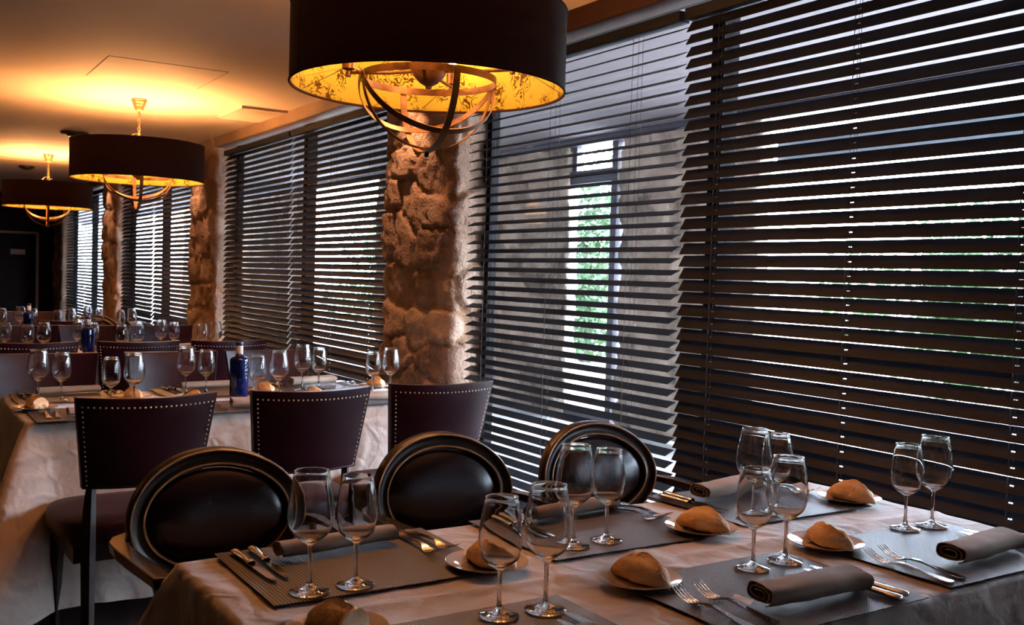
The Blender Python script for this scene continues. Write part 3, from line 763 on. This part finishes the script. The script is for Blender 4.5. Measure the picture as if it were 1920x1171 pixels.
def knife_proto():
    root = empty('table_knife')
    h = MB(); rows = []
    for (x, w_, t) in ((-.108, .0030, .0020), (-.106, .0082, .0046), (-.096, .0100, .0056), (-.075, .0085, .0050), (-.045, .0062, .0042), (-.020, .0070, .0045), (-.014, .0088, .0052), (-.008, .0075, .0040)):
        rows.append([(x, w_ * cos(a), .0058 + t * sin(a)) for a in np.linspace(0, 2 * pi, 14, endpoint=False)])
    h.grid(np.array(rows), closed_v=True); h.f.append(tuple(range(14))); h.mi.append(0); h.build('handle', M_silver, root, sharp=50)
    bl = MB(); rows = []
    for (x, a, c, t) in ((-.010, -.0052, .0052, .0014), (.004, -.0058, .0060, .0010), (.02, -.0062, .0085, .0009), (.05, -.0060, .0100, .0008), (.08, -.0052, .0096, .0007), (.098, -.0022, .0075, .0006), (.106, .0020, .0045, .0005)):
        rows.append([(x, a, .0035 + t), (x, c, .0035 + t * .2), (x, c, .0035 - t * .2), (x, a, .0035 - t)])
    bl.grid(np.array(rows), closed_v=True); bl.f += [(0, 1, 2, 3), tuple(24 + k for k in (3, 2, 1, 0))]; bl.mi += [0, 0]
    bl.build('blade', M_silver, root, sharp=50); return root
def mat_mesh(seed, w_=.445, d=.34, curl=(0, 0)):
    nx, ny = 40, 32; P = np.zeros((nx + 1, ny + 1, 3)); Q = P.copy()
    for i in range(nx + 1):
        for j in range(ny + 1):
            x = -w_ / 2 + w_ * i / nx; y = -d / 2 + d * j / ny
            z = .0028 + .0012 * nz(x, y, seed, 6) + .0035 * max(0, nz(x, y, seed + 5, 4)) * (abs(y) / d + abs(x) / w_) * .8
            e = .0006 * sin(i * 2.1) if j in (0, ny) else 0
            P[i, j] = (x, y + e, z + .0012); Q[i, j] = (x, y + e, z - .0006)
    mb = MB(); mb.grid(P); mb.grid(Q[:, ::-1]); n = (nx + 1) * (ny + 1)
    bd = [(i, 0) for i in range(nx)] + [(nx, j) for j in range(ny)] + [(i, ny) for i in range(nx, 0, -1)] + [(0, j) for j in range(ny, 0, -1)]
    for k in range(len(bd)):
        (i, j), (a, c) = bd[k], bd[(k + 1) % len(bd)]
        mb.f.append((i * (ny + 1) + j, a * (ny + 1) + c, n + a * (ny + 1) + ny - c, n + i * (ny + 1) + ny - j)); mb.mi.append(0)
    return mb.build('placemat', M_mat, sharp=60)

G_BIG, G_SM = glass_proto('wine_glass', .208, .0408, .0292), glass_proto('wine_glass', .193, .0362, .0262)
PLATE = plate_proto(); BREADS = [bread_proto('bread_roll', .071, .033, .046, 1.3), bread_proto('bread_roll', .067, .032, .045, 4.1), bread_proto('bread_roll', .072, .034, .047, 7.7, cut=True)]
NAPK = [napkin_proto(seed=1), napkin_proto(L=.235, seed=6, turns=2.6, W=.037, H=.021)]
FORK, KNIFE = fork_proto(), knife_proto()
MATS = [mat_mesh(2.0), mat_mesh(8.0), mat_mesh(15.)]
PROTO_USED = set()
def put(proto, loc, rz, label, cat, group):
    if proto.name not in PROTO_USED:
        PROTO_USED.add(proto.name); o = proto; o.location = loc; o.rotation_euler[2] = rz
    else: o = clone(proto, loc, rz)
    tag(o, label, cat, group); return o
MZ = ZT + .0062            # surface of a placemat
def glass(big, x, y, where, t):
    put(G_BIG if big else G_SM, (x, y, MZ), random.uniform(0, 6), ('taller' if big else 'shorter') + ' empty wine glass, ' + where, 'wine glass', 'empty wine glasses on the %s table' % TN[t])
def plate_bread(x, y, rz, where, t, kind=0, tilt=0):
    put(PLATE, (x, y, ZT + .001), 0, 'small cream bread plate holding a roll, ' + where, 'plate', 'bread plates on the %s table' % TN[t])
    b_ = put(BREADS[kind], (x + .004, y - .004, ZT + .0065), rz, ('torn crusty bread roll on its plate, ' if kind == 2 else 'crusty bread roll on its plate, ') + where, 'bread roll', 'bread rolls on the %s table' % TN[t])
def setting(t, x0, y0, side, pos, glasses, plate, napkin, forks, knives, mat_i=0, rz=0, bread=0, brz=None, nap_i=0):
    """x0,y0: centre of the placemat"""
    where = '%s side %s setting of the %s table' % (side, pos, TN[t])
    put(MATS[mat_i], (x0, y0, ZT), rz, 'woven grey brown placemat, ' + where, 'placemat', 'woven placemats on the %s table' % TN[t])
    for (big, x, y) in glasses: glass(big, x, y, where, t)
    if plate: plate_bread(plate[0], plate[1], brz if brz is not None else .3, where, t, bread)
    if napkin:
        put(NAPK[nap_i], (napkin[0], napkin[1], MZ - .0005), napkin[2], 'rolled taupe linen napkin, ' + where, 'napkin', 'rolled napkins on the %s table' % TN[t])
    for q, (lst, pr_, nm) in enumerate(((forks, FORK, 'dinner fork'), (knives, KNIFE, 'table knife'))):
        for k, (x, y, a) in enumerate(lst): put(pr_, (x, y, MZ - .0003), a, ('outer ' if k == 0 else 'inner ') + 'steel ' + nm + ', ' + where, nm.split()[1], '%ss on the %s table' % (nm, TN[t]))
TIP = pi / 2
def offs(lst, dx, dy): return [(a + dx, b_ + dy, c) for a, b_, c in lst]
def full_table(t, dy, dxs, cutlery=True, mats=True, skip=()):
    S = {  # key: side, pos, mat centre, glasses, plate, napkin, forks, knives, bread kind, bread turn, mat mesh
        'A': ('far', 'aisle-end', (.772, 1.718), [(1, .624, 1.585), (0, .708, 1.584)], (.977, 1.583), (.768, 1.812, .06), [(.922, 1.762, -TIP - .03), (.957, 1.775, -TIP + .04)], [(.585, 1.765, -TIP + .03), (.615, 1.772, -TIP - .02)], 1, -1.31, 0, 0),
        'B': ('far', 'middle', (1.338, 1.722), [(1, 1.204, 1.616), (0, 1.291, 1.619)], (1.541, 1.598), (1.362, 1.838, .03), [(1.496, 1.772, -TIP + .02), (1.530, 1.790, -TIP + .06)], [(1.174, 1.785, -TIP + .05), (1.203, 1.790, -TIP + .02)], 0, -1.36, 1, 0),
        'C': ('far', 'window-end', (1.885, 1.752), [(1, 1.731, 1.628), (0, 1.812, 1.630)], (2.109, 1.652), (1.860, 1.838, .12), [(2.035, 1.815, -TIP + .28), (2.065, 1.825, -TIP + .36)], [(1.687, 1.785, -TIP + .08), (1.712, 1.80, -TIP + .05)], 0, -1.50, 2, 1),
        'D': ('near', 'aisle-end', (.775, 1.212), [(0, .847, 1.332), (1, .930, 1.320)], (.590, 1.385), (.79, 1.15, .05), [(.60, 1.19, TIP), (.635, 1.19, TIP - .05)], [(.953, 1.185, TIP + .02), (.923, 1.160, TIP + .04)], 2, -1.25, 1, 0),
        'E': ('near', 'middle', (1.357, 1.228), [(0, 1.423, 1.331), (1, 1.517, 1.335)], (1.171, 1.371), (1.382, 1.160, -.10), [(1.174, 1.180, TIP - .03), (1.224, 1.182, TIP - .02)], [(1.508, 1.172, TIP + .02), (1.536, 1.180, TIP + .03)], 0, -1.44, 2, 1),
        'F': ('near', 'window-end', (1.897, 1.245), [(0, 1.977, 1.393), (1, 2.058, 1.380)], (1.695, 1.383), (1.925, 1.178, .03), [(1.692, 1.182, TIP - .02), (1.739, 1.186, TIP - .05)], [(2.062, 1.205, TIP + .02), (2.092, 1.210, TIP + .03)], 1, -1.64, 0, 1)}
    for k, (side, pos, mc, gls, pl, nap, fk, kn, bk, br, mi, ni) in S.items():
        if k in skip: continue
        dx = dxs[k] if isinstance(dxs, dict) else dxs; yy = dy if not isinstance(dy, tuple) else dy[0 if side == 'far' else 1]
        setting(t, mc[0] + dx, mc[1] + yy, side, pos, offs([(g_[1], g_[2], g_[0]) for g_ in gls], dx, yy) and [(g_[0], g_[1] + dx, g_[2] + yy) for g_ in gls],
                (pl[0] + dx, pl[1] + yy), (nap[0] + dx, nap[1] + yy, nap[2]), offs(fk, dx, yy) if cutlery else [], offs(kn, dx, yy) if cutlery else [], mi, 0, bk, br, ni)
full_table(1, 0, 0)
full_table(2, 2.70, -.085)
full_table(3, (4.90, 4.95), {'A': -.073, 'B': -.167, 'C': -.20, 'D': -.115, 'E': -.18, 'F': -.235})
full_table(4, (6.90, 6.87), {'A': -.20, 'B': -.265, 'C': -.30, 'D': -.153, 'E': -.26, 'F': -.35}, cutlery=False)

def bottle_proto():
    root = empty('water_bottle')
    MB().lathe([(.0005, .001), (.034, .001), (.0385, .005), (.0395, .012), (.0395, .158), (.0385, .166), (.033, .172), (.020, .177), (.0150, .184), (.0140, .192), (.0140, .224), (.0005, .2245)], 40).build('glass_body', M_blue, root, sharp=50)
    MB().lathe([(.0146, .188), (.0150, .189), (.0150, .2215), (.0146, .2225)], 32, closed=True).build('neck_label', M_label, root)
    MB().lathe([(.0005, .2235), (.0152, .2235), (.0158, .2245), (.0158, .236), (.0150, .238), (.0005, .238)], 28).build('cap', M_capblue, root)
    return root
bt = bottle_proto(); bt.location = (1.313, 4.20, ZT + .002)
tag(bt, 'cobalt blue water bottle with cream neck label on the second table', 'bottle', 'blue water bottles on the tables')
clone(bt, (1.075, 6.40, ZT + .002), label='cobalt blue water bottle on the third table, partly behind wine glasses')
clone(bt, (.985, 8.40, ZT + .002), label='small looking cobalt blue bottle on the rearmost table near the dark door')
for k_ in ('hidden',): pass


# ------------------------------------------------------------------ chairs
def studded_chair():
    root = empty('studded_chair'); nu, nv = 22, 14; th = .040
    def surf(u, v, side):      # v 0 bottom .. 1 top
        z = .592 + (.885 - .592) * v + .006 * u * u * v; hw = .186 + .034 * v
        y = .050 * u * u - .060 * v
        puff = (1 - abs(u) ** 4) * (1 - abs(2 * v - 1) ** 4)
        y += (-1 if side == 0 else 1) * (th / 2 - .004 + .007 * puff)
        return (u * hw, y, z)
    mb = MB(); us = [sin(pi / 2 * (-1 + 2 * i / nu)) for i in range(nu + 1)]; vs_ = [.5 - .5 * cos(pi * j / nv) for j in range(nv + 1)]
    mb.grid(np.array([[surf(u, v, 0) for v in vs_] for u in us])); mb.grid(np.array([[surf(u, v, 1) for v in vs_[::-1]] for u in us])); n = (nu + 1) * (nv + 1)
    bd = [(i, 0) for i in range(nu)] + [(nu, j) for j in range(nv)] + [(i, nv) for i in range(nu, 0, -1)] + [(0, j) for j in range(nv, 0, -1)]
    for k in range(len(bd)):
        (i, j), (a, c) = bd[k], bd[(k + 1) % len(bd)]
        mb.f.append((i * (nv + 1) + j, a * (nv + 1) + c, n + a * (nv + 1) + nv - c, n + i * (nv + 1) + nv - j)); mb.mi.append(0)
    o = mb.build('backrest', M_leather, root, sharp=75); bevel(o, .008, 3)
    st = MB()
    def stud(u, v):
        x, y, z = surf(u, v, 0); st.add([(x + .0036 * cos(a), y - .0002, z + .0036 * sin(a)) for a in np.linspace(0, 2 * pi, 7)[:-1]] + [(x, y - .0038, z)] , [(k, (k + 1) % 6, 6) for k in range(6)])
    m = 25
    for k in range(m + 1): stud(-.93 + 1.86 * k / m, .90)
    for k in range(1, 17):
        for s_ in (-.93, .93): stud(s_, .90 - k * .0535)
    st.build('nail_studs', M_stud, root, sharp=None)
    MB().tube([surf(u, .02, 0) for u in us], .0035, 6).build('piping', M_leather, root)
    s = MB(); rows = []
    for (k, z) in ((.90, .405), (.985, .412), (1.0, .43), (1.0, .455), (.985, .470), (.93, .480), (.6, .487), (.01, .490)):
        rg = []
        for a in np.linspace(0, 2 * pi, 56, endpoint=False):
            cx_, sy_ = cos(a), sin(a); p = 3.6
            r_ = (abs(cx_) ** p + abs(sy_) ** p) ** (-1 / p); w_ = .235 + .015 * sy_
            rg.append((w_ * r_ * cx_ * k, .255 + .225 * r_ * sy_ * k, z))
        rows.append(rg)
    s.grid(np.array(rows), closed_v=True); s.f.append(tuple(range(56))); s.mi.append(0)
    s.build('seat', M_leather, root, sharp=60)
    MB().box(-.205, .205, .06, .43, .35, .404).build('seat_rail', M_wood, root, smooth=False)
    for sx in (-1, 1):
        MB().tube([(sx * .180, -.045, 0), (sx * .174, -.010, .2), (sx * .166, .034, .40), (sx * .160, .052, .52), (sx * .156, .050, .61)], [.017, .020, .023, .020, .014], 4, flat=1.0).build('leg', M_wood, root)
        MB().tube([(sx * .195, .425, 0), (sx * .190, .425, .2), (sx * .188, .42, .36)], [.014, .019, .024], 4).build('leg', M_wood, root)
    return root
def oval_chair():
    root = empty('oval_back_armchair'); A, B_, CZ_ = .205, .152, .727; n = 64; th = np.linspace(0, 2 * pi, n, endpoint=False)
    def P(t, rad, y):                     # rad inward offset, y towards the sitter; the back is gently hollow and raked
        x = (A - rad) * cos(t); z = (B_ - rad) * sin(t); return (x, y + .035 * (x / A) ** 2 - z * .16, CZ_ + z)
    prof = [(0, -.018), (0, .006), (.003, .012), (.008, .0135), (.013, .008), (.024, .006), (.031, .010), (.036, .0135), (.040, .011), (.044, .003), (.044, -.014), (.038, -.020), (.006, -.021)]
    MB().grid(np.array([[P(t, r_, y) for t in th] for r_, y in prof]), closed_u=True, closed_v=True).build('oval_frame', M_wood, root, sharp=60)
    for (r_, y, w_) in ((.0050, .0128, .0026), (.0350, .0138, .0028)):
        MB().tube([P(t, r_, y) for t in th], w_, 6, closed=True, upv=(0, 1, 0)).build('gilt_bead', M_brassline, root)
    rows = []
    for k in range(12):
        q = k / 11; rr = .044 + (A - .0441) * 0 ; f = 1 - q
        dome = .004 + .034 * (1 - f ** 3.2) ** .8
        rows.append([((A - .0445) * f * cos(t) + 1e-5 * cos(t), dome + .035 * ((A - .045) * f * cos(t) / A) ** 2 - (B_ - .0445) * f * sin(t) * .16, CZ_ + (B_ - .0445) * f * sin(t)) for t in th])
    MB().grid(np.array(rows), closed_v=True).build('back_cushion', M_leatherdk, root, sharp=None)
    rows = [[(x, -.012 + (y - (.004)) * -.25 - .0, z) for (x, y, z) in rw] for rw in rows]
    MB().grid(np.array(rows), closed_v=True).build('back_cover', M_leatherdk, root, sharp=None)
    for sx in (-1, 1):
        MB().tube([(sx * .12, .028, .62), (sx * .135, .035, .54), (sx * .15, .03, .46), (sx * .165, .0, .30), (sx * .185, -.05, 0)], [.014, .016, .019, .019, .013], 8).build('leg', M_wood, root)
        MB().tube([(sx * .19, .43, .41), (sx * .193, .435, .36), (sx * .19, .435, .30), (sx * .19, .435, 0)], [.024, .020, .021, .011], 10).build('leg', M_wood, root)
        pts = [(.170, -.005), (.196, .020), (.224, .050), (.236, .085), (.236, .15), (.229, .24), (.222, .33), (.220, .385)]
        rows = []
        for i, (x, y) in enumerate(pts):
            a, b_ = pts[max(i - 1, 0)], pts[min(i + 1, len(pts) - 1)]; tx, ty = b_[0] - a[0], b_[1] - a[1]; L = math.hypot(tx, ty); nx_, ny_ = ty / L, -tx / L
            hw = (.006, .011, .016, .018, .018, .019, .020, .020)[i]; zt = .712; zb = .712 - (.010, .015, .020, .024, .026, .026, .024, .022)[i]
            rows.append([(sx * (x + nx_ * hw), y + ny_ * hw, zt), (sx * (x - nx_ * hw), y - ny_ * hw, zt), (sx * (x - nx_ * hw * .8), y - ny_ * hw * .8, zb), (sx * (x + nx_ * hw * .8), y + ny_ * hw * .8, zb)])
        m_ = MB().grid(np.array(rows), closed_v=True); m_.f += [(0, 1, 2, 3), tuple(28 + k for k in range(4))]; m_.mi += [0, 0]
        bevel(m_.build('armrest', M_arm, root, sharp=40), .003)
        MB().tube([(sx * .221, .36, .69), (sx * .215, .335, .60), (sx * .205, .32, .50), (sx * .198, .32, .42)], [.014, .012, .015, .018], 8).build('arm_post', M_wood, root)
    rows = []
    for (k, z) in ((.93, .395), (1.0, .40), (1.0, .425), (.985, .432), (.985, .45), (.97, .468), (.85, .485), (.5, .495), (.01, .498)):
        rg = []
        for a in np.linspace(0, 2 * pi, 48, endpoint=False):
            cx_, sy_ = cos(a), sin(a); r_ = (abs(cx_) ** 2.8 + abs(sy_) ** 2.8) ** (-1 / 2.8); rg.append(((.225 + .02 * sy_) * r_ * cx_ * k, .235 + .225 * r_ * sy_ * k, z))
        rows.append(rg)
    s = MB().grid(np.array(rows), closed_v=True); s.f.append(tuple(range(48))); s.mi.append(0)
    s.build('seat', M_leatherdk, root, sharp=60)
    return root
SC = studded_chair(); first = [True]
def sc(x, y, rz, label, grp):
    if first[0]: first[0] = False; o = SC; o.location = (x, y, 0); o.rotation_euler[2] = rz
    else: o = clone(SC, (x, y, 0), rz)
    tag(o, label, 'chair', grp)
g2 = 'burgundy leather chairs along the near side of the second table'
sc(.735, 3.30, .03, 'burgundy studded leather chair at the aisle end, near side of the second table', g2)
sc(1.290, 3.30, .0, 'burgundy studded leather chair in the middle, near side of the second table', g2)
sc(1.830, 3.34, -.02, 'burgundy studded leather chair nearest the blinds, near side of the second table', g2)
g2f = 'burgundy leather chairs along the far side of the second table'
for x, w_ in ((.655, 'aisle end'), (1.21, 'middle'), (1.69, 'window end')): sc(x, 4.93, pi, 'plain-fronted burgundy leather chair, %s, far side of the second table' % w_, g2f)
g3 = 'burgundy studded chairs along the near side of the third table'
for x, w_ in ((.69, 'aisle end'), (1.217, 'middle'), (1.72, 'window end')): sc(x, 5.70, 0, 'burgundy chair with nail studded back, %s, near side of the third table' % w_, g3)
g3f = 'burgundy leather chairs along the far side of the third table'
for x, w_ in ((.80, 'aisle end'), (1.24, 'middle'), (1.68, 'window end')): sc(x, 7.17, pi, 'plain-fronted burgundy chair, %s, far side of the third table' % w_, g3f)
g4 = 'chairs around the rearmost table'
sc(1.19, 7.86, 0, 'burgundy chair with a lit top edge, middle, near side of the rearmost table', g4)
sc(.70, 9.25, pi, 'reddish leather chair at the aisle end, far side of the rearmost table', g4)
sc(1.12, 9.25, pi, 'reddish leather chair in the middle, far side of the rearmost table', g4)
OC = oval_chair(); OC.location = (.668, 2.30, 0); OC.rotation_euler[2] = pi + .03
go = 'oval back armchairs at the far side of the front table'
tag(OC, 'oval back dark leather armchair at the aisle end of the front table, its arm lit', 'armchair', go)
clone(OC, (1.264, 2.30, 0), pi, 'oval back dark leather armchair in the middle of the front table far side')
clone(OC, (1.786, 2.31, 0), pi - .02, 'oval back dark leather armchair nearest the blinds at the front table')
clone(OC, (1.56, 9.0, 0), pi, 'distant oval back armchair behind the rearmost table before the third pier', g4)
